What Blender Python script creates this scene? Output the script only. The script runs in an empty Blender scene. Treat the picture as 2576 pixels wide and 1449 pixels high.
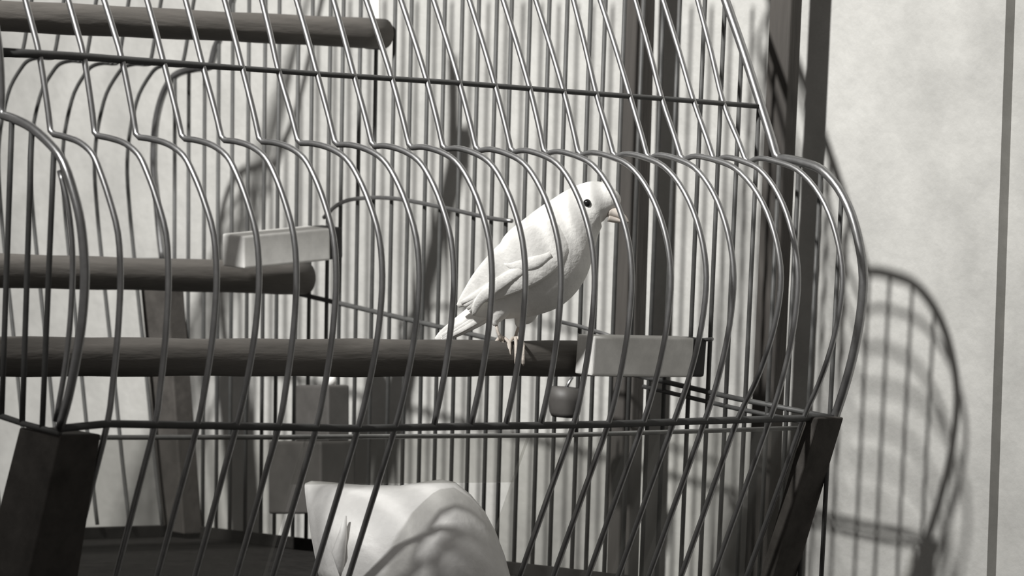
import bpy, bmesh, math, random
from mathutils import Vector, Matrix
random.seed(7)
C = bpy.context.scene
COL = C.collection
R = math.radians

# ------------------------------------------------------------------ camera
FPX = 13000.0
PITCH, ROLL = R(3.5), 0.062
CAM = Vector((0.0, 0.0, 1.35))
fwd = Vector((0, math.cos(PITCH), -math.sin(PITCH)))
x0 = Vector((1, 0, 0)); u0 = x0.cross(fwd)
rt = x0 * math.cos(ROLL) + u0 * math.sin(ROLL)
up = -x0 * math.sin(ROLL) + u0 * math.cos(ROLL)
cd = bpy.data.cameras.new('camera'); cam = bpy.data.objects.new('camera', cd); COL.objects.link(cam)
cam.matrix_world = Matrix(((rt.x, up.x, -fwd.x, CAM.x), (rt.y, up.y, -fwd.y, CAM.y), (rt.z, up.z, -fwd.z, CAM.z), (0, 0, 0, 1)))
cd.sensor_width = 36.0; cd.lens = 36.0 * FPX / 2576.0
cd.clip_start = 0.05; cd.clip_end = 50
cd.dof.use_dof = True; cd.dof.focus_distance = 2.25; cd.dof.aperture_fstop = 26
C.camera = cam

# ------------------------------------------------------------------ light and exposure
w = bpy.data.worlds.new('world'); C.world = w; w.use_nodes = True
bg = w.node_tree.nodes['Background']; bg.inputs[0].default_value = (1.0, 0.96, 0.92, 1); bg.inputs[1].default_value = 0.19
LDIR = Vector((-0.52, -0.60, 0.60)).normalized()          # from the cage towards the lamp
LPOS = Vector((0.0, 2.42, 1.33)) + LDIR * 1.75
LAIM = CAM + (fwd * FPX + rt * (950 - 1288.0) - up * (-420 - 724.5)) * (2.50 / FPX)
sd = bpy.data.lights.new('photo_lamp', 'SPOT'); so = bpy.data.objects.new('photo_lamp', sd); COL.objects.link(so)
so.location = LPOS
so.rotation_euler = (LAIM - LPOS).to_track_quat('-Z', 'Y').to_euler()
sd.energy = 258; sd.spot_size = R(41); sd.spot_blend = 1.0; sd.shadow_soft_size = 0.05; sd.color = (1.0, 0.99, 0.965)
C.view_settings.view_transform = 'Standard'; C.view_settings.look = 'None'
C.view_settings.gamma = 1.0; C.view_settings.use_curve_mapping = False
C.view_settings.exposure = 0.0

# ------------------------------------------------------------------ helpers
def ray(x, y):
    return (fwd * FPX + rt * (x - 1288.0) - up * (y - 724.5))
def at_depth(x, y, d):
    return CAM + ray(x, y) * (d / FPX)
def on_plane(x, y, P, n):
    r = ray(x, y)
    return CAM + r * ((P - CAM).dot(n) / r.dot(n))
def px(P):
    q = P - CAM; z = q.dot(fwd)
    return 1288 + FPX * q.dot(rt) / z, 724.5 - FPX * q.dot(up) / z, z
def lerp(a, b, t): return a + (b - a) * t
def interp(xs, ys, x):
    if x <= xs[0]: return ys[0] + (ys[1] - ys[0]) * (x - xs[0]) / (xs[1] - xs[0])
    for i in range(len(xs) - 1):
        if x <= xs[i + 1] or i == len(xs) - 2:
            return ys[i] + (ys[i + 1] - ys[i]) * (x - xs[i]) / (xs[i + 1] - xs[i])
def smooth(pts, n=4):
    out = []
    P = [pts[0] * 2 - pts[1]] + list(pts) + [pts[-1] * 2 - pts[-2]]
    for i in range(1, len(P) - 2):
        a, b, c, d = P[i - 1], P[i], P[i + 1], P[i + 2]
        for k in range(n):
            t = k / n
            out.append(0.5 * ((2 * b) + (c - a) * t + (2 * a - 5 * b + 4 * c - d) * t * t + (3 * b - a - 3 * c + d) * t ** 3))
    out.append(P[-2])
    return out
def obj(name, bm, m, parent=None, shade=True):
    me = bpy.data.meshes.new(name)
    if parent is not None:
        bmesh.ops.translate(bm, vec=-ORG[parent.name], verts=bm.verts)
    bmesh.ops.recalc_face_normals(bm, faces=bm.faces)
    bm.to_mesh(me); bm.free()
    if shade:
        for p in me.polygons: p.use_smooth = True
    o = bpy.data.objects.new(name, me); COL.objects.link(o)
    me.materials.append(m)
    if parent is not None:
        o.parent = parent
        ORG[o.name] = ORG[parent.name]
    else:
        ORG[o.name] = Vector((0, 0, 0))
    return o
ORG = {}
def thing(name, loc, label, cat, group=None):
    o = bpy.data.objects.new(name, None); COL.objects.link(o); o.location = loc; o.empty_display_size = 0.02
    ORG[o.name] = Vector(loc)
    o['label'] = label; o['category'] = cat
    if group: o['group'] = group
    return o
def add_tube(bm, pts, r, n=8, cap=True):
    """r: a radius or a list of radii, one per point"""
    m = len(pts); rr = r if isinstance(r, (list, tuple)) else [r] * m
    T = []
    for i in range(m):
        t = pts[min(i + 1, m - 1)] - pts[max(i - 1, 0)]
        T.append(t.normalized())
    ref = Vector((0.3, 1, 0.2)) if abs(T[0].y) < 0.9 else Vector((1, 0, 0.2))
    nrm = (ref - T[0] * ref.dot(T[0])).normalized()
    rings = []
    for i in range(m):
        nrm = (nrm - T[i] * nrm.dot(T[i])).normalized()
        b = T[i].cross(nrm)
        rings.append([bm.verts.new(pts[i] + (nrm * math.cos(2 * math.pi * k / n) + b * math.sin(2 * math.pi * k / n)) * rr[i]) for k in range(n)])
    for i in range(m - 1):
        for k in range(n):
            bm.faces.new((rings[i][k], rings[i][(k + 1) % n], rings[i + 1][(k + 1) % n], rings[i + 1][k]))
    if cap:
        bm.faces.new(rings[0][::-1]); bm.faces.new(rings[-1])
def tube(name, pts, r, m, parent, n=8):
    bm = bmesh.new(); add_tube(bm, pts, r, n)
    return obj(name, bm, m, parent)
def add_hexa(bm, c, bevel=0.0):
    """c: 8 corners, bottom ring of four then top ring of four"""
    v = [bm.verts.new(p) for p in c]
    fs = [(0, 3, 2, 1), (4, 5, 6, 7), (0, 1, 5, 4), (1, 2, 6, 5), (2, 3, 7, 6), (3, 0, 4, 7)]
    for f in fs: bm.faces.new([v[i] for i in f])
    if bevel:
        es = list({e for q in v for e in q.link_edges})
        bmesh.ops.bevel(bm, geom=es, offset=bevel, segments=3, affect='EDGES', profile=0.6)
def hexa(name, c, m, parent, bevel=0.0):
    bm = bmesh.new(); add_hexa(bm, c, bevel)
    return obj(name, bm, m, parent, shade=False)
def oriented_box(bm, P, ax, ay, az, bevel=0.0):
    """box centred at P with half-axis vectors"""
    c = [P - ax - ay - az, P + ax - ay - az, P + ax + ay - az, P - ax + ay - az,
         P - ax - ay + az, P + ax - ay + az, P + ax + ay + az, P - ax + ay + az]
    add_hexa(bm, c, bevel)
def add_loft(bm, rings):
    rv = [[bm.verts.new(p) for p in r] for r in rings]
    n = len(rv[0])
    for i in range(len(rv) - 1):
        for k in range(n):
            bm.faces.new((rv[i][k], rv[i][(k + 1) % n], rv[i + 1][(k + 1) % n], rv[i + 1][k]))
    bm.faces.new(rv[0][::-1]); bm.faces.new(rv[-1])

# ------------------------------------------------------------------ materials
def mat(name, col, rough=0.6, metal=0.0, noise=None, bump=None, spec=0.5, stretch=None, coat=0.0):
    m = bpy.data.materials.new(name); m.use_nodes = True
    nt = m.node_tree; b = nt.nodes['Principled BSDF']
    b.inputs['Roughness'].default_value = rough; b.inputs['Metallic'].default_value = metal
    b.inputs['Specular IOR Level'].default_value = spec
    b.inputs['Base Color'].default_value = (*col, 1)
    tc = nt.nodes.new('ShaderNodeTexCoord'); mp = nt.nodes.new('ShaderNodeMapping')
    nt.links.new(tc.outputs['Object'], mp.inputs[0])
    if stretch: mp.inputs['Scale'].default_value = stretch
    if noise:
        sc, amt = noise
        nz = nt.nodes.new('ShaderNodeTexNoise'); nz.inputs['Scale'].default_value = sc; nz.inputs['Detail'].default_value = 6
        nz.inputs['Roughness'].default_value = 0.65
        nt.links.new(mp.outputs[0], nz.inputs['Vector'])
        cr = nt.nodes.new('ShaderNodeValToRGB')
        cr.color_ramp.elements[0].position = 0.3; cr.color_ramp.elements[1].position = 0.7
        cr.color_ramp.elements[0].color = (*[c * (1 - amt) for c in col], 1)
        cr.color_ramp.elements[1].color = (*[min(1, c * (1 + amt)) for c in col], 1)
        nt.links.new(nz.outputs['Fac'], cr.inputs[0]); nt.links.new(cr.outputs[0], b.inputs['Base Color'])
    if bump:
        sc, st = bump
        n2 = nt.nodes.new('ShaderNodeTexNoise'); n2.inputs['Scale'].default_value = sc; n2.inputs['Detail'].default_value = 5
        nt.links.new(mp.outputs[0], n2.inputs['Vector'])
        bp = nt.nodes.new('ShaderNodeBump'); bp.inputs['Strength'].default_value = st; bp.inputs['Distance'].default_value = 0.002
        nt.links.new(n2.outputs['Fac'], bp.inputs['Height']); nt.links.new(bp.outputs[0], b.inputs['Normal'])
    return m
M = {}
M['plaster'] = mat('plaster', (0.46, 0.455, 0.435), 0.9, noise=(30, 0.13), bump=(160, 0.25), spec=0.2)
M['wire'] = mat('wire_metal', (0.38, 0.38, 0.38), 0.39, metal=0.95, noise=(220, 0.12))
M['frame'] = mat('frame_metal', (0.34, 0.34, 0.34), 0.32, metal=0.9, noise=(160, 0.15))
M['shaded'] = mat('shaded_wire', (0.075, 0.075, 0.073), 0.5, noise=(220, 0.15), spec=0.3)  # wire metal again, with the upright wires' shade put into its colour; rails too
M['edge'] = mat('glass_edge', (0.22, 0.22, 0.21), 0.4, noise=(220, 0.15))
M['post'] = mat('dark_post', (0.065, 0.060, 0.055), 0.8, spec=0.15, noise=(90, 0.25), bump=(200, 0.2))
M['perch'] = mat('perch_wood', (0.10, 0.092, 0.083), 0.8, noise=(120, 0.25), bump=(260, 0.4), stretch=(0.15, 0.15, 1))
M['batten'] = mat('batten_wood', (0.055, 0.05, 0.045), 0.8, noise=(60, 0.35), bump=(160, 0.4), stretch=(1, 1, 0.1))
M['white'] = mat('white_plastic', (0.86, 0.85, 0.83), 0.5, noise=(140, 0.06), bump=(300, 0.15))
M['clip'] = mat('pale_clip', (0.78, 0.77, 0.74), 0.55, noise=(150, 0.1))
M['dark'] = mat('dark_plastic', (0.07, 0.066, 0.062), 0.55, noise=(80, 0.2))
M['black'] = mat('black_rubber', (0.025, 0.024, 0.024), 0.6)
M['tray'] = mat('dark_tray', (0.016, 0.015, 0.014), 0.85, spec=0.08, noise=(120, 0.4), bump=(200, 0.4))
M['feather'] = mat('white_feather', (0.88, 0.87, 0.84), 0.85, noise=(170, 0.06), bump=(500, 0.18), spec=0.15)
M['beak'] = mat('pale_beak', (0.66, 0.60, 0.54), 0.4)
M['leg'] = mat('pale_leg', (0.62, 0.56, 0.50), 0.55, bump=(600, 0.3))
M['eye'] = mat('black_eye', (0.01, 0.01, 0.01), 0.12)
def glass_mat():
    m = bpy.data.materials.new('dusty_glass'); m.use_nodes = True; nt = m.node_tree; nt.nodes.clear()
    o = nt.nodes.new('ShaderNodeOutputMaterial'); t = nt.nodes.new('ShaderNodeBsdfTransparent'); d = nt.nodes.new('ShaderNodeBsdfDiffuse')
    g = nt.nodes.new('ShaderNodeBsdfGlossy'); mx = nt.nodes.new('ShaderNodeMixShader'); m2 = nt.nodes.new('ShaderNodeMixShader')
    t.inputs[0].default_value = (0.92, 0.92, 0.91, 1); d.inputs[0].default_value = (0.36, 0.35, 0.33, 1); g.inputs['Roughness'].default_value = 0.15
    nz = nt.nodes.new('ShaderNodeTexNoise'); nz.inputs['Scale'].default_value = 16; nz.inputs['Detail'].default_value = 5
    tc = nt.nodes.new('ShaderNodeTexCoord'); nt.links.new(tc.outputs['Object'], nz.inputs['Vector'])
    mr = nt.nodes.new('ShaderNodeMapRange'); mr.inputs['To Min'].default_value = 0.05; mr.inputs['To Max'].default_value = 0.20
    mr.inputs['From Min'].default_value = 0.3; mr.inputs['From Max'].default_value = 0.7
    nt.links.new(nz.outputs['Fac'], mr.inputs[0]); nt.links.new(mr.outputs[0], mx.inputs[0])
    nt.links.new(t.outputs[0], mx.inputs[1]); nt.links.new(d.outputs[0], mx.inputs[2])
    m2.inputs[0].default_value = 0.04
    nt.links.new(mx.outputs[0], m2.inputs[1]); nt.links.new(g.outputs[0], m2.inputs[2]); nt.links.new(m2.outputs[0], o.inputs[0])
    return m
M['glass'] = glass_mat()

# ------------------------------------------------------------------ cage directions
A = R(42)
XD = Vector((math.cos(A), math.sin(A), 0))                 # along the cage, left end -> right end
NB = Vector((-math.sin(A), math.cos(A), 0))                # from the front of the cage to its back
P20 = at_depth(2100, 1052, 2.30)                           # front right corner of the base rim
def front_plane(x, y, P=None): return on_plane(x, y, P or P20, NB)
def end_plane(x, y): return on_plane(x, y, P20, XD)
PF = front_plane(150, 1078)
LEN = (P20 - PF)
XS = LEN.normalized()                                      # the long rails' own direction

# ------------------------------------------------------------------ setting
WN = XD.copy(); WP = P20 + XD * 0.064                      # the wall runs along the right end of the cage
def wall_pt(x, y, back=0.0): return on_plane(x, y, WP + WN * back, WN)
def slab(name, corners, depth, m, kind='structure'):
    c = list(corners); b = [p + depth for p in c]
    bm = bmesh.new(); add_hexa(bm, c + b); o = obj(name, bm, m, None, shade=False); o['kind'] = kind
    return o
st, sb = wall_pt(2531, 0), wall_pt(2482, 1449)
def along(a, b, z): t = (z - a.z) / (b.z - a.z); return a + (b - a) * t
s_lo, s_hi = along(st, sb, 0.0), along(st, sb, 2.5)
far = NB * 2.6; near = -NB * 1.7
wl = slab('wall_back', [s_lo + far, s_lo, s_hi, s_hi + far], WN * 0.05, M['plaster'])
g0 = WN * 0.006 + NB * 0.03
wr = slab('wall_right', [s_lo + g0, s_lo + near + g0, s_hi + near + g0, s_hi + g0], WN * 0.040, M['plaster'])
fl = slab('floor', [Vector((-2.6, -0.8, -0.04)), Vector((1.8, -0.8, -0.04)), Vector((1.8, 3.8, -0.04)), Vector((-2.6, 3.8, -0.04))], Vector((0, 0, 0.04)), M['tray'])

def batten(name, xt, xb, wpx, label):
    a, b = wall_pt(xt, 0, -0.024) + WN * 0.024, wall_pt(xb, 1449, -0.024) + WN * 0.024
    lo, hi = along(a, b, 0.0), along(a, b, 2.45)
    D = (a - CAM).dot(fwd); hw = wpx * 0.5 * D / FPX / math.cos(A) * 0.9
    dx = -NB * hw; f, k = -WN * 0.028, -WN * 0.020
    c = [lo - dx + f, lo + dx + f, lo + dx + k, lo - dx + k, hi - dx + f, hi + dx + f, hi + dx + k, hi - dx + k]
    t = thing(name, lo, label, 'post')
    hexa('shaft', c, M['batten'], t, 0.0012)
    for z in (0.25, 2.2):                                   # spacers that hold the post off the wall
        p = along(a, b, z); bm = bmesh.new()
        oriented_box(bm, p - WN * 0.010, dx * 0.7, WN * 0.010, Vector((0, 0, 0.02)))
        obj('spacer', bm, M['batten'], t, shade=False)
    return t
batten('wooden_post', 1978, 1912, 62, 'dark upright wooden post just behind the right end of the cage')
batten('wooden_post', 1608, 1566, 64, 'dark upright wooden post just right of the bird, behind the wires')

# ------------------------------------------------------------------ the cage
cage = thing('bird_cage', (P20 + PF) * 0.5 - Vector((0, 0, 0.13)), 'large wire bird cage with swelling sides, dark corner posts and a dusty glass front', 'cage')
topx = [64, 172, 262, 370, 467, 565, 659, 746, 839, 921, 1009, 1091, 1181, 1266, 1348, 1443, 1510, 1598, 1668, 1755, 1825]
railx = [99, 211, 307, 412, 510, 610, 701, 798, 891, 986, 1074, 1156, 1246, 1333, 1418, 1500, 1585, 1665, 1745, 1820, 1915]
cuspx = [130, 241, 345, 460, 560, 655, 752, 845, 938, 1032, 1117, 1200, 1288, 1371, 1457, 1545, 1630, 1715, 1797, 1878, 1955]
crestx = [303, 424, 545, 652, 746, 846, 962, 1055, 1142, 1238, 1322, 1412, 1496, 1590, 1688, 1777, 1846, 1965, 2008, 2120, 2172]
basex = [270, 390, 497, 595, 701, 796, 901, 994, 1091, 1184, 1272, 1360, 1443, 1530, 1618, 1695, 1773, 1855, 1937, 2022, 2100]
# shoulder shape, as offsets from the crest: left end of the cage, right end of the cage
shL = [(-173, 335), (-138, 345), (-103, 358), (-71, 387), (-51, 432), (-28, 500), (-6, 587), (0, 690)]
shR = [(-217, 398), (-187, 401), (-142, 412), (-102, 430), (-62, 475), (-30, 540), (-9, 620), (0, 700)]
def railY(x): return interp([0, 211, 412, 610, 798, 986, 1156, 1333, 1500, 1665, 1915], [131, 143, 158, 172, 186, 198, 209, 223, 236, 248, 268], x)
def baseY(x): return interp([147, 270, 500, 900, 1100, 1500, 1800, 2100], [1078, 1066, 1070, 1078, 1074, 1068, 1058, 1050], x)
def front_wire_px(tx, rx, cx, kx, bx, t):
    y_c = lerp(335, 400, t) if t > 0.999 else lerp(338, 413, t)
    roof = []
    s = (rx - tx) / railY(rx)
    for yy in (-330, -200, -90):
        roof.append((tx + s * yy * (1 - 0.0006 * yy), yy))
    roof += [(tx, 0), (lerp(tx, rx, 0.52), railY(rx) * 0.5), (rx, railY(rx))]
    ym = lerp(railY(rx), y_c, 0.6)
    roof.append((lerp(rx, cx, 0.62), ym)); roof.append((cx - 3, y_c - 9))
    sh = []
    k0 = (cx - kx) / lerp(-173, -217, t)
    for (a, ya), (b, yb) in zip(shL, shR):
        sh.append((kx + lerp(a, b, t) * k0, lerp(ya, yb, t)))
    sh[0] = (cx + 6, y_c)
    low = []
    by = baseY(bx)
    for f in (0.25, 0.5, 0.75, 1.0):
        low.append((lerp(kx, bx, f ** 1.75), lerp(sh[-1][1], by, f)))
    sl = lerp(0.25, 0.36, min(1, t * 1.6))
    if not 0.39 < t < 0.56:
        low.append((bx - sl * 190, by + 190)); low.append((bx - sl * 480, by + 480))
    return roof, sh, low
front = []; PK = []
for k in range(21):
    t = k / 20
    P = front_plane(basex[k], baseY(basex[k])); PK.append(P)
    roof, sh, low = front_wire_px(topx[k], railx[k], cuspx[k], crestx[k], basex[k], t)
    pl = lambda q: on_plane(q[0], q[1], P, XD)
    r3 = smooth([pl(q) for q in roof], 3); s3 = smooth([pl(q) for q in sh + low], 3)
    front.append((roof, sh, low, P, r3, s3))
    end = (k == 20)
    tube('end_frame' if end else 'front_wire', r3 + s3, 0.0022 if end else 0.0013, M['frame'] if end else M['wire'], cage, 8)
# near left frame (front edge of the left end wall)
roofF = [(-60, -200), (-24, 0), (-4, 120), (2, 220), (2, 275)]
shF = [(8, 290), (40, 301), (80, 322), (128, 365), (160, 410), (186, 487), (203, 560), (212, 650), (213, 720), (206, 810), (192, 900), (172, 1000), (150, 1078)]
pF = lambda q: on_plane(q[0], q[1], PF, XD)
tube('end_frame', smooth([pF(q) for q in roofF], 3) + smooth([pF(q) for q in shF], 3), 0.0019, M['frame'], cage, 8)
in_f = [(150, 430), (168, 500), (179, 580), (183, 660), (180, 760), (172, 860), (160, 950), (140, 1060)]
tube('end_frame', smooth([pF(q) for q in in_f], 3), 0.0012, M['frame'], cage, 8)
# left end wall
for xt, yt, xb, yb in ((30, 298, 4, 1046), (80, 322, 56, 1064), (136, 372, 106, 1082), (-22, 270, -48, 1030)):
    tube('end_wire', smooth([pF((lerp(xt, xb, f), lerp(yt, yb, f))) for f in (0, 0.5, 1)], 2), 0.00125, M['shaded'], cage, 8)
for i in range(24):
    xl = -74 - 52 * i; yb = 1046 + 0.27 * (xl - 24)
    tube('end_wire', [pF((xl + 30, -200)), pF((xl + 12, (yb - 200) / 2)), pF((xl - 24, yb))], 0.00115, M['shaded'], cage, 6)
tube('base_rail', [pF((-1320, 684)), pF((-120, 1010)), pF((0, 1046)), pF((60, 1066)), pF((150, 1090))], 0.0013, M['shaded'], cage, 8)
# long rails of the front
rail_pts = [pF((-16, 130))] + [on_plane(railx[k], railY(railx[k]), PK[k], XD) for k in range(21)]
tube('roof_rail', rail_pts, [0.0020, 0.0019, 0.0018, 0.0017, 0.0016, 0.0015] + [0.00125] * 16, M['shaded'], cage, 8)
tube('base_rail', [PF] + PK, 0.00165, M['shaded'], cage, 8)
tube('ridge_rail', [on_plane(*front[k][0][0], PK[k], XD) for k in range(21)], 0.0015, M['frame'], cage, 8)

# right end wall: flat, its outline is the end frame
endpoly = front[20][0] + front[20][1] + front[20][2]
def front_limit(y):                                         # x of the end frame at image height y, on the end plane
    ys = [q[1] for q in endpoly]; xs = [q[0] for q in endpoly]
    return interp(ys, xs, y)
corner = [(640, -250), (612, -120), (585, 0), (562, 75), (542, 120), (532, 160), (522, 170), (500, 172), (468, 178), (445, 187), (428, 203), (410, 237), (396, 287), (389, 340), (387, 425), (394, 500), (402, 590), (410, 655)]
def back_limit(y): return interp([q[1] for q in corner], [q[0] for q in corner], y)
end_x = [440, 475, 515, 550, 585, 625, 666, 701, 749, 784, 829, 861, 904, 944, 990, 1031, 1074, 1114, 1158, 1199, 1244, 1281, 1327, 1375, 1420, 1478, 1515, 1563, 1610, 1660, 1700, 1763, 1813, 1860, 1910, 1968, 2018, 2074, 2130]
def rimY(x): return 1328 + (x - 470) * 0.113
for x in end_x:
    sl = -0.030 - 0.00003 * (x - 1350)
    X = lambda y: x + sl * (y - 250)
    y = 640
    while y > -240 and X(y) < front_limit(y) - 1 and X(y) > back_limit(y) + 1: y -= 4
    ym = (y + rimY(x)) / 2
    tube('end_wire', [end_plane(X(y), y), end_plane(X(ym), ym), end_plane(X(rimY(x)), rimY(x) + 4)], 0.00108, M['shaded'], cage, 8)
K3 = [(410, 655), (580, 698), (760, 741), (1100, 821), (1360, 882), (1620, 948), (1850, 1002), (2100, 1052)]
K3w = [end_plane(*q) for q in K3]
tube('base_rail', K3w, 0.0013, M['shaded'], cage, 8)
tube('base_rail', [p + Vector((0, 0, -0.0045)) for p in K3w[5:]], 0.0011, M['shaded'], cage, 8)
# back wall
KP = end_plane(410, 655)
tube('end_frame', smooth([end_plane(*q) for q in corner], 3), 0.0020, M['frame'], cage, 8)
bprof = [(262, -420), (226, -280), (190, -120), (168, 0), (152, 95), (142, 150), (134, 164), (104, 163), (76, 170), (57, 190), (30, 237), (13, 300), (3, 362), (0, 437), (7, 537), (15, 620), (25, 720), (42, 880), (58, 1040), (72, 1180), (88, 1320)]
def back_pt(q, P): return on_plane(q[0], q[1], P, XD)
brail = [KP]
for cx, dy in ((320, 0), (238, -2), (157, -4), (76, -10), (-4, -18), (-84, -26)) + tuple((-164 - 80 * i, -34 - 7 * i) for i in range(11)):
    P = on_plane(cx + 18, 655 + dy * 0.5, KP, NB); brail.append(P)
    tube('back_wire', smooth([back_pt((cx + a, b + (dy if b < 500 else 0)), P) for a, b in bprof], 3), 0.00105, M['shaded'], cage, 8)
tube('base_rail', brail, 0.0013, M['shaded'], cage, 8)

# base: corner posts, rim plate, glass and tray
def post(corner_top, corner_bot, wx_t, wx_b, wn_t, wn_b):
    """corner edge (3-D points), widths along the front and along the end at top and bottom"""
    a, b = corner_top, corner_bot
    c = [b, b + XD * wx_b, b + XD * wx_b + NB * wn_b, b + NB * wn_b, a, a + XD * wx_t, a + XD * wx_t + NB * wn_t, a + NB * wn_t]
    return c
pe = lambda x, y: end_plane(x, y)
hexa('corner_post', post(pe(2124, 1050), pe(1990, 1500), -0.0165, -0.0155, 0.008, 0.008), M['post'], cage, 0.001)
hexa('corner_post', post(pF((152, 1094)), pF((60, 1500)), 0.0200, 0.0255, 0.027, 0.030), M['post'], cage, 0.001)
kt, kb = end_plane(395, 662), end_plane(462, 1332)
hexa('corner_post', [kb - XD * 0.014, kb - XD * 0.0015, kb - XD * 0.0015 - NB * 0.018, kb - XD * 0.014 - NB * 0.018,
                     kt - XD * 0.0125, kt - XD * 0.0015, kt - XD * 0.0015 - NB * 0.023, kt - XD * 0.0125 - NB * 0.023], M['post'], cage, 0.001)
# glass front, its own thickness, just behind the front wires of the base
def g(k, y): 
    bx = basex[k]; sl = lerp(0.25, 0.36, min(1, k / 20 * 1.6)); by = baseY(bx)
    return on_plane(bx - sl * (y - by), y, PK[k], XD) + NB * 0.004
gl_t = [g(0, 1104), g(5, 1103), g(12, 1098), g(20, 1078)]
gl_b = [g(0, 1510), g(5, 1510), g(12, 1510), g(20, 1505)]
gl_m = [g(5, 1222), g(12, 1215)]
def pane(a, b, c, d):                                       # bottom left, bottom right, top right, top left
    add_hexa(bm, [a, b, b + NB * 0.002, a + NB * 0.002, d, c, c + NB * 0.002, d + NB * 0.002])
bm = bmesh.new()
pane(gl_b[0], gl_b[1], gl_t[1], gl_t[0]); pane(g(11, 1510), gl_b[3], gl_t[3], g(11, 1099))
pane(gl_m[0] + XS * 0.0002, g(11, 1216) - XS * 0.0002, g(11, 1099) - XS * 0.0002, gl_t[1] + XS * 0.0002)
gp = obj('glass_panel', bm, M['glass'], cage, shade=False); gp['label'] = 'dusty translucent glass panel'
tube('glass_edge', [p + NB * 0.001 for p in gl_t], 0.0010, M['edge'], cage, 6)
# tray
tb = end_plane(464, 1348)                                   # back right corner of the tray
tf = end_plane(1900, 1516)                                  # front right corner
tl = tb - XS * LEN.length; tfl = tf - XS * LEN.length
bm = bmesh.new(); dz = Vector((0, 0, 0.018))
add_hexa(bm, [tfl - dz, tf - dz, tb - dz, tl - dz, tfl, tf, tb, tl], 0.001)
obj('tray', bm, M['tray'], cage, shade=False)
nT = (tf - tb).cross(tl - tb).normalized()
if nT.z < 0: nT = -nT
def rimwall(a, b, i): 
    h = nT * 0.006; n = i.normalized() * 0.003
    bm = bmesh.new(); add_hexa(bm, [a, b, b + n, a + n, a + h, b + h, b + n + h, a + n + h], 0.0006); obj('tray_rim', bm, M['tray'], cage, shade=False)
rimwall(tl, tb, -NB); rimwall(tb, tf, -XD)

def on_tray(x, y): return on_plane(x, y, tb, nT)

# ------------------------------------------------------------------ perches
def perch(xr, yr, xl, yl, rad, label, stop=None):
    """rod from the right end wall (pixel xr, yr lies on the end plane) along the cage to its left end"""
    E = end_plane(xr, yr)
    Lp = on_plane(xl, yl, E, NB)
    d = (Lp - E).normalized()
    S = E + d * 0.004 if stop is None else on_plane(stop[0], stop[1], E, NB)
    left = E + d * (LEN.length * 0.975)
    t = thing('wooden_perch', (S + left) * 0.5, label, 'perch', 'perches across the cage')
    n = 26; pts = [lerp(S, left, i / n) for i in range(n + 1)]
    rr = [rad * (1 + 0.025 * math.sin(i * 1.7) + 0.02 * math.sin(i * 0.6 + 1)) for i in range(n + 1)]
    bm = bmesh.new(); add_tube(bm, pts, rr, 20)
    obj('rod', bm, M['perch'], t)
    return t, E, d
pxm = lambda d: d / FPX
p3, E3, d3 = perch(1710, 903, 0, 897, 0.0082, 'thick wooden perch in front that the white bird stands on')
p2, E2, d2 = perch(775, 702, 0, 682, 0.0081, 'wooden perch at middle height behind the bird, ending in a pale clip block', (768, 700))
p1, E1, d1 = perch(982, 86, 0, 40, 0.0072, 'dark wooden perch high up under the roof of the cage')
def clip_block(parent, E, x0_, y0_, x1_, y1_, hz, hd, cap=True, lift=0.0):
    a = on_plane(x0_, y0_, E, NB); b = on_plane(x1_, y1_, E, NB)
    d = (b - a).normalized(); upv = (Vector((0, 0, 1)) - d * d.z).normalized(); nn = d.cross(upv)
    c = (a + b) * 0.5; h = (b - a) * 0.5
    bm = bmesh.new(); oriented_box(bm, c, h, nn * hd, upv * hz, 0.0012)
    o = obj('end_clip', bm, M['clip'], parent, shade=False); o['label'] = 'pale plastic end clip'
    if cap:
        bm = bmesh.new(); oriented_box(bm, b + d * 0.004, d * 0.0045, nn * hd * 0.96, upv * hz * 0.98, 0.0015)
        k = obj('clip_cap', bm, M['black'], parent, shade=False); k['label'] = 'black end cap'
    return a, b, upv, nn
clip_block(p3, end_plane(1772, 903), 1470, 893, 1722, 897, 0.0090, 0.0058)
clip_block(p2, end_plane(852, 606), 586, 632, 804, 611, 0.0080, 0.0085)
# short wire hooks of the front clip
bent_wire = [end_plane(1418, 808), end_plane(1470, 820), end_plane(1530, 838), end_plane(1600, 862)]
tube('bent_wire', [q - XD * 0.004 for q in bent_wire], 0.0010, M['frame'], p3, 8)
tube('bent_wire', [q - XD * 0.005 for q in (end_plane(1738, 868), end_plane(1775, 856), end_plane(1812, 853))], 0.0009, M['frame'], p3, 8)
tube('bent_wire', smooth([end_plane(*q) - XD * 0.003 for q in ((826, 548), (862, 515), (910, 500), (1000, 499), (1120, 521), (1240, 548), (1300, 556))], 3), 0.00105, M['frame'], p2, 8)  # long bent wire added to draw a shadow line of the wall
bm = bmesh.new()
oriented_box(bm, end_plane(962, 92) - XD * 0.005, XD * 0.0035, NB * 0.004, Vector((0, 0, 0.0065)), 0.001)
obj('clip_cap', bm, M['black'], p1, shade=False)
bm = bmesh.new(); a, b = end_plane(958, -120) - XD * 0.004, end_plane(960, 62) - XD * 0.004
oriented_box(bm, (a + b) * 0.5, NB * 0.0034, XD * 0.0006, (a - b) * 0.5)
s_ = obj('strap', bm, M['clip'], p1, shade=False); s_['label'] = 'pale flat hanging strap'

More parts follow.
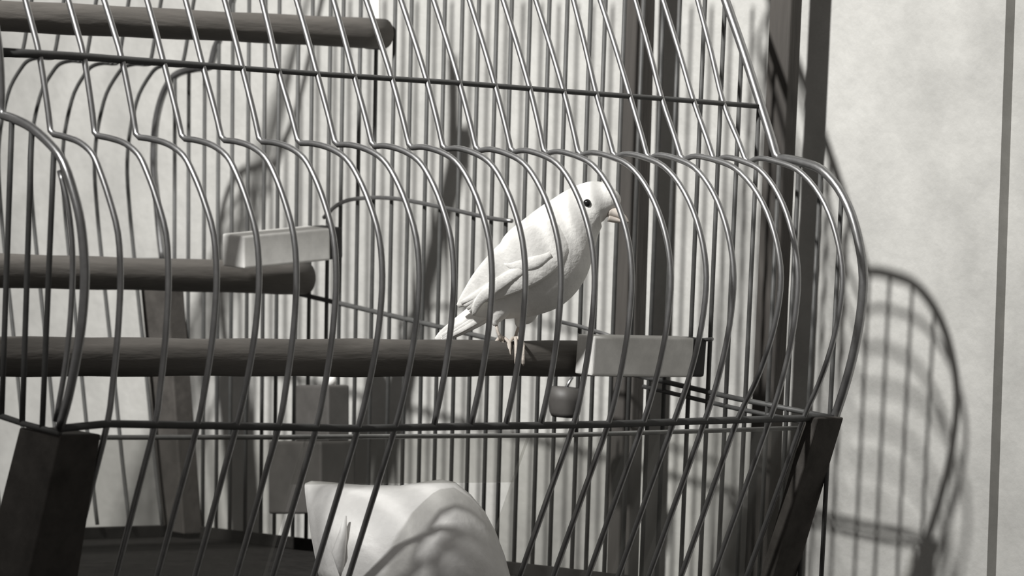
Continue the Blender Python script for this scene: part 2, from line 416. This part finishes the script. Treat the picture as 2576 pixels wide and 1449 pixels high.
# ------------------------------------------------------------------ feeder, shadow cup and the white bath
def feeder():
    P = end_plane(842, 1100)
    t = thing('seed_hopper', P, 'dark grey seed hopper hung on the end wires above the white bath', 'feeder')
    def bx_(x0_, x1_, y0_, y1_, dep, name, m):
        a, b = end_plane(x0_, y0_), end_plane(x1_, y0_); c, d = end_plane(x1_, y1_), end_plane(x0_, y1_)
        o = -XD * dep
        a, b, c, d = [q - XD * 0.003 for q in (a, b, c, d)]
        bm = bmesh.new(); add_hexa(bm, [d, c, c + o, d + o, a, b, b + o, a + o], 0.0015)
        return obj(name, bm, m, t, shade=False)
    bx_(772, 905, 1108, 1290, 0.022, 'seed_box', M['dark'])
    bx_(808, 892, 968, 1110, 0.014, 'hopper_tube', M['dark'])
    bm = bmesh.new(); bmesh.ops.create_uvsphere(bm, u_segments=12, v_segments=8, radius=0.0032, matrix=Matrix.Translation(end_plane(862, 957) - XD * 0.008))
    k = obj('knob', bm, M['white'], t); k['label'] = 'white knob'
    P2 = end_plane(1456, 1010)  # cup shape added in place of a blurry shadow patch
    t2 = thing('shadow_cup', P2, 'small dark cup shape standing in for a shadow below the front perch', 'feeder')
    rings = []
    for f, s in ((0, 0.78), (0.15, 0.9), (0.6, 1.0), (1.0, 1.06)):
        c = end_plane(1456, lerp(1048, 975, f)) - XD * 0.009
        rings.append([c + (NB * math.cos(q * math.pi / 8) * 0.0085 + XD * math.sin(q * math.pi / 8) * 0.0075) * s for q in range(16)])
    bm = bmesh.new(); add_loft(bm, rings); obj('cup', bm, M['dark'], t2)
    tube('bent_wire', [end_plane(1440, 975) - XD * 0.004, end_plane(1438, 958) - XD * 0.001, end_plane(1440, 948)], 0.0008, M['frame'], t2, 6)
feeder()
def bath():
    foot = front_plane(960, 1480)
    D = (front_plane(958, 1340, g(7, 1300)) - CAM).dot(fwd) + 0.006
    t = thing('bird_bath', foot, 'white rounded bath hung in the front opening at the bottom of the picture', 'bath')
    view = Vector((fwd.x, fwd.y, 0)).normalized()
    cols = [(752, 1252, 800, .030), (768, 1245, 808, .026), (820, 1245, 835, .013), (872, 1247, 862, .001), (900, 1247, 892, -.003), (1000, 1243, 1000, -.007),
            (1062, 1233, 1065, -.008), (1105, 1227, 1110, -.008), (1142, 1234, 1155, -.006), (1182, 1266, 1192, -.002), (1217, 1308, 1222, .003), (1246, 1362, 1250, .009), (1268, 1420, 1272, .016), (1284, 1478, 1286, .024)]
    rings = []
    for xt, yt, xb, d0 in cols:
        yb = 1500; hh = yb - yt
        def q(f, d): return at_depth(lerp(xt, xb, f) , yt + hh * f, D) + view * d
        bk = interp([752, 1000], [.062, .036], min(xt, 1000)); e = lambda v: min(d0 + v, bk - 0.002)
        rings.append([q(0, bk), q(0, e(.026)), q(0.012, e(.0215)), q(0.06, e(.016)), q(0.2, e(.0085)), q(0.5, e(.0005)), q(0.8, d0 - .001), q(1.0, d0 + .002), q(1.0, bk)])
    bm = bmesh.new(); add_loft(bm, rings); o = obj('hood', bm, M['white'], t)
    # pressed ridge where the side of the hood turns into its front
    rd = [at_depth(x, y, D) + view * d for x, y, d in ((868, 1300, .004), (862, 1345, .002), (852, 1390, .000), (858, 1430, .002), (866, 1480, .006))]
    tube('ridge', rd, [0.0006, 0.0018, 0.0030, 0.0018, 0.0006], M['white'], t, 10)
bath()

# ------------------------------------------------------------------ the bird
def bird():
    tt = [E3 + d3 * (i * 0.001) for i in range(600)]
    P = min(tt, key=lambda q: abs(px(q)[0] - 1280)); DB = px(P)[2]
    S = DB / FPX
    def bp(x, y, off=0.0): return at_depth(x, y, DB) - fwd * (off * S)
    t = thing('white_canary', P, 'white canary leaning forward on the front perch, head turned to the right', 'bird')
    sp = [(1551, 526, 20), (1535, 516, 41), (1508, 511, 56), (1480, 521, 63), (1450, 546, 74), (1415, 590, 95), (1380, 640, 113), (1342, 682, 114), (1300, 717, 94), (1258, 746, 66), (1220, 770, 40), (1186, 792, 14)]
    C3 = smooth([Vector(q) for q in sp], 4)
    rings = []
    for i, q in enumerate(C3):
        a = C3[max(i - 1, 0)]; b = C3[min(i + 1, len(C3) - 1)]
        tx, ty = b.x - a.x, b.y - a.y; L = math.hypot(tx, ty); nx, ny = -ty / L, tx / L
        ring = []
        for k in range(28):
            an = 2 * math.pi * k / 28; c, s = math.cos(an), math.sin(an)
            ring.append(bp(q.x + nx * c * q.z, q.y + ny * c * q.z, s * q.z * 0.86))
        rings.append(ring)
    bm = bmesh.new(); add_loft(bm, rings)
    body = obj('body', bm, M['feather'], t)
    md = body.modifiers.new('s', 'SUBSURF'); md.levels = 1; md.render_levels = 1
    def flat(name, path, par, m=M['feather'], n=14):
        """path: (x, y, half width, thickness, offset towards the camera)"""
        F = smooth([Vector(q[:3]) for q in path], 4); G = smooth([Vector((q[3], q[4], 0)) for q in path], 4)
        rr = []
        for i, q in enumerate(F):
            a = F[max(i - 1, 0)]; b = F[min(i + 1, len(F) - 1)]
            tx, ty = b.x - a.x, b.y - a.y; L = math.hypot(tx, ty) or 1; nx, ny = -ty / L, tx / L
            rr.append([bp(q.x + nx * math.cos(2 * math.pi * k / n) * q.z, q.y + ny * math.cos(2 * math.pi * k / n) * q.z, G[i].y + math.sin(2 * math.pi * k / n) * G[i].x) for k in range(n)])
        bm = bmesh.new(); add_loft(bm, rr)
        return obj(name, bm, m, par)
    for sgn in (1, -1):
        wg = flat('wing', [(1432, 578, 14, 6, 52 * sgn), (1405, 596, 50, 13, 78 * sgn), (1350, 632, 70, 14, 98 * sgn), (1290, 672, 66, 13, 95 * sgn), (1225, 716, 46, 9, 72 * sgn), (1172, 754, 18, 5, 45 * sgn), (1152, 770, 5, 3, 36 * sgn)], t)
        for j in range(5):
            dx, dy = j * 11, j * 10
            flat('feather', [(1350 - dx * 1.2, 655 + dy * 0.8, 10, 4, (108 - j * 2) * sgn), (1290 - dx, 690 + dy * 0.8, 14, 4, (106 - j * 3) * sgn), (1225 - dx * 0.4, 728 + dy * 0.7, 12, 3, (82 - j * 3) * sgn), (1160 + dx * 0.7, 762 + dy * 0.8, 4, 2, (44 - j) * sgn)], wg, n=10)
        flat('feather', [(1385, 640, 8, 5, 104 * sgn), (1345, 660, 16, 5, 112 * sgn), (1300, 668, 14, 4, 108 * sgn), (1268, 664, 4, 2, 102 * sgn)], wg, n=10)
    tl_ = flat('tail', [(1262, 742, 26, 14, 0), (1215, 782, 30, 10, 0), (1160, 818, 24, 6, 2), (1118, 843, 16, 4, 4), (1097, 856, 7, 3, 4)], t)
    for j in range(3):
        flat('feather', [(1240, 762 + j * 10, 8, 4, 12), (1180, 800 + j * 9, 9, 3, 10), (1112, 846 + j * 5, 5, 2, 8)], tl_, n=8)
    # thighs, legs and toes
    for (hx, hy, kx_, ky, fx, fy, off) in ((1268, 742, 1246, 806, 1262, 862, 34), (1330, 770, 1308, 812, 1296, 860, -18)):
        flat('thigh', [(hx, hy - 14, 34, 30, off * 0.8), (lerp(hx, kx_, 0.5), lerp(hy, ky, 0.5), 30, 24, off), (kx_, ky, 14, 12, off), (kx_ + 2, ky + 12, 6, 6, off)], t)
        lg = [bp(kx_, ky, off), bp(lerp(kx_, fx, 0.5) - 2, lerp(ky, fy, 0.5), off), bp(fx, fy - 6, off)]
        lo = tube('leg', lg, [4.2 * S, 3.8 * S, 5.2 * S], M['leg'], t, 10)
        R3 = 0.0082 / S
        cz = 899
        for dxx, rev in ((-16, 1), (2, 1), (20, 1), (4, -1)):
            pts = []
            for i in range(8):
                an = -0.10 + i * 0.30 * (1 if rev > 0 else 0.75)
                yy = cz - (R3 + 3.5) * math.cos(an); oo = (R3 + 3.5) * math.sin(an) * rev
                pts.append(bp(fx + dxx * min(1, i / 3), yy, oo + off * 0.0))
            pts = [bp(fx, fy - 5, off)] + pts if i else pts
            tube('toe', smooth(pts, 2), [4.4 * S] * (len(pts) * 2 - 2) + [1.6 * S], M['leg'], lo, 8)
    # head details
    ey = []
    for sgn in (1, -1):
        bm = bmesh.new(); bmesh.ops.create_uvsphere(bm, u_segments=14, v_segments=10, radius=10.5 * S, matrix=Matrix.Translation(bp(1476, 512, 50 * sgn * 1.0)))
        obj('eye', bm, M['eye'], t)
    flat('beak', [(1532, 531, 15, 17, 14), (1552, 538, 12, 13, 18), (1570, 549, 7, 7, 20), (1581, 560, 2, 2, 20)], t, M['beak'], 12)
    flat('beak', [(1530, 548, 10, 14, 14), (1548, 553, 8, 10, 18), (1570, 559, 2.5, 3, 20)], t, M['beak'], 12)
bird()
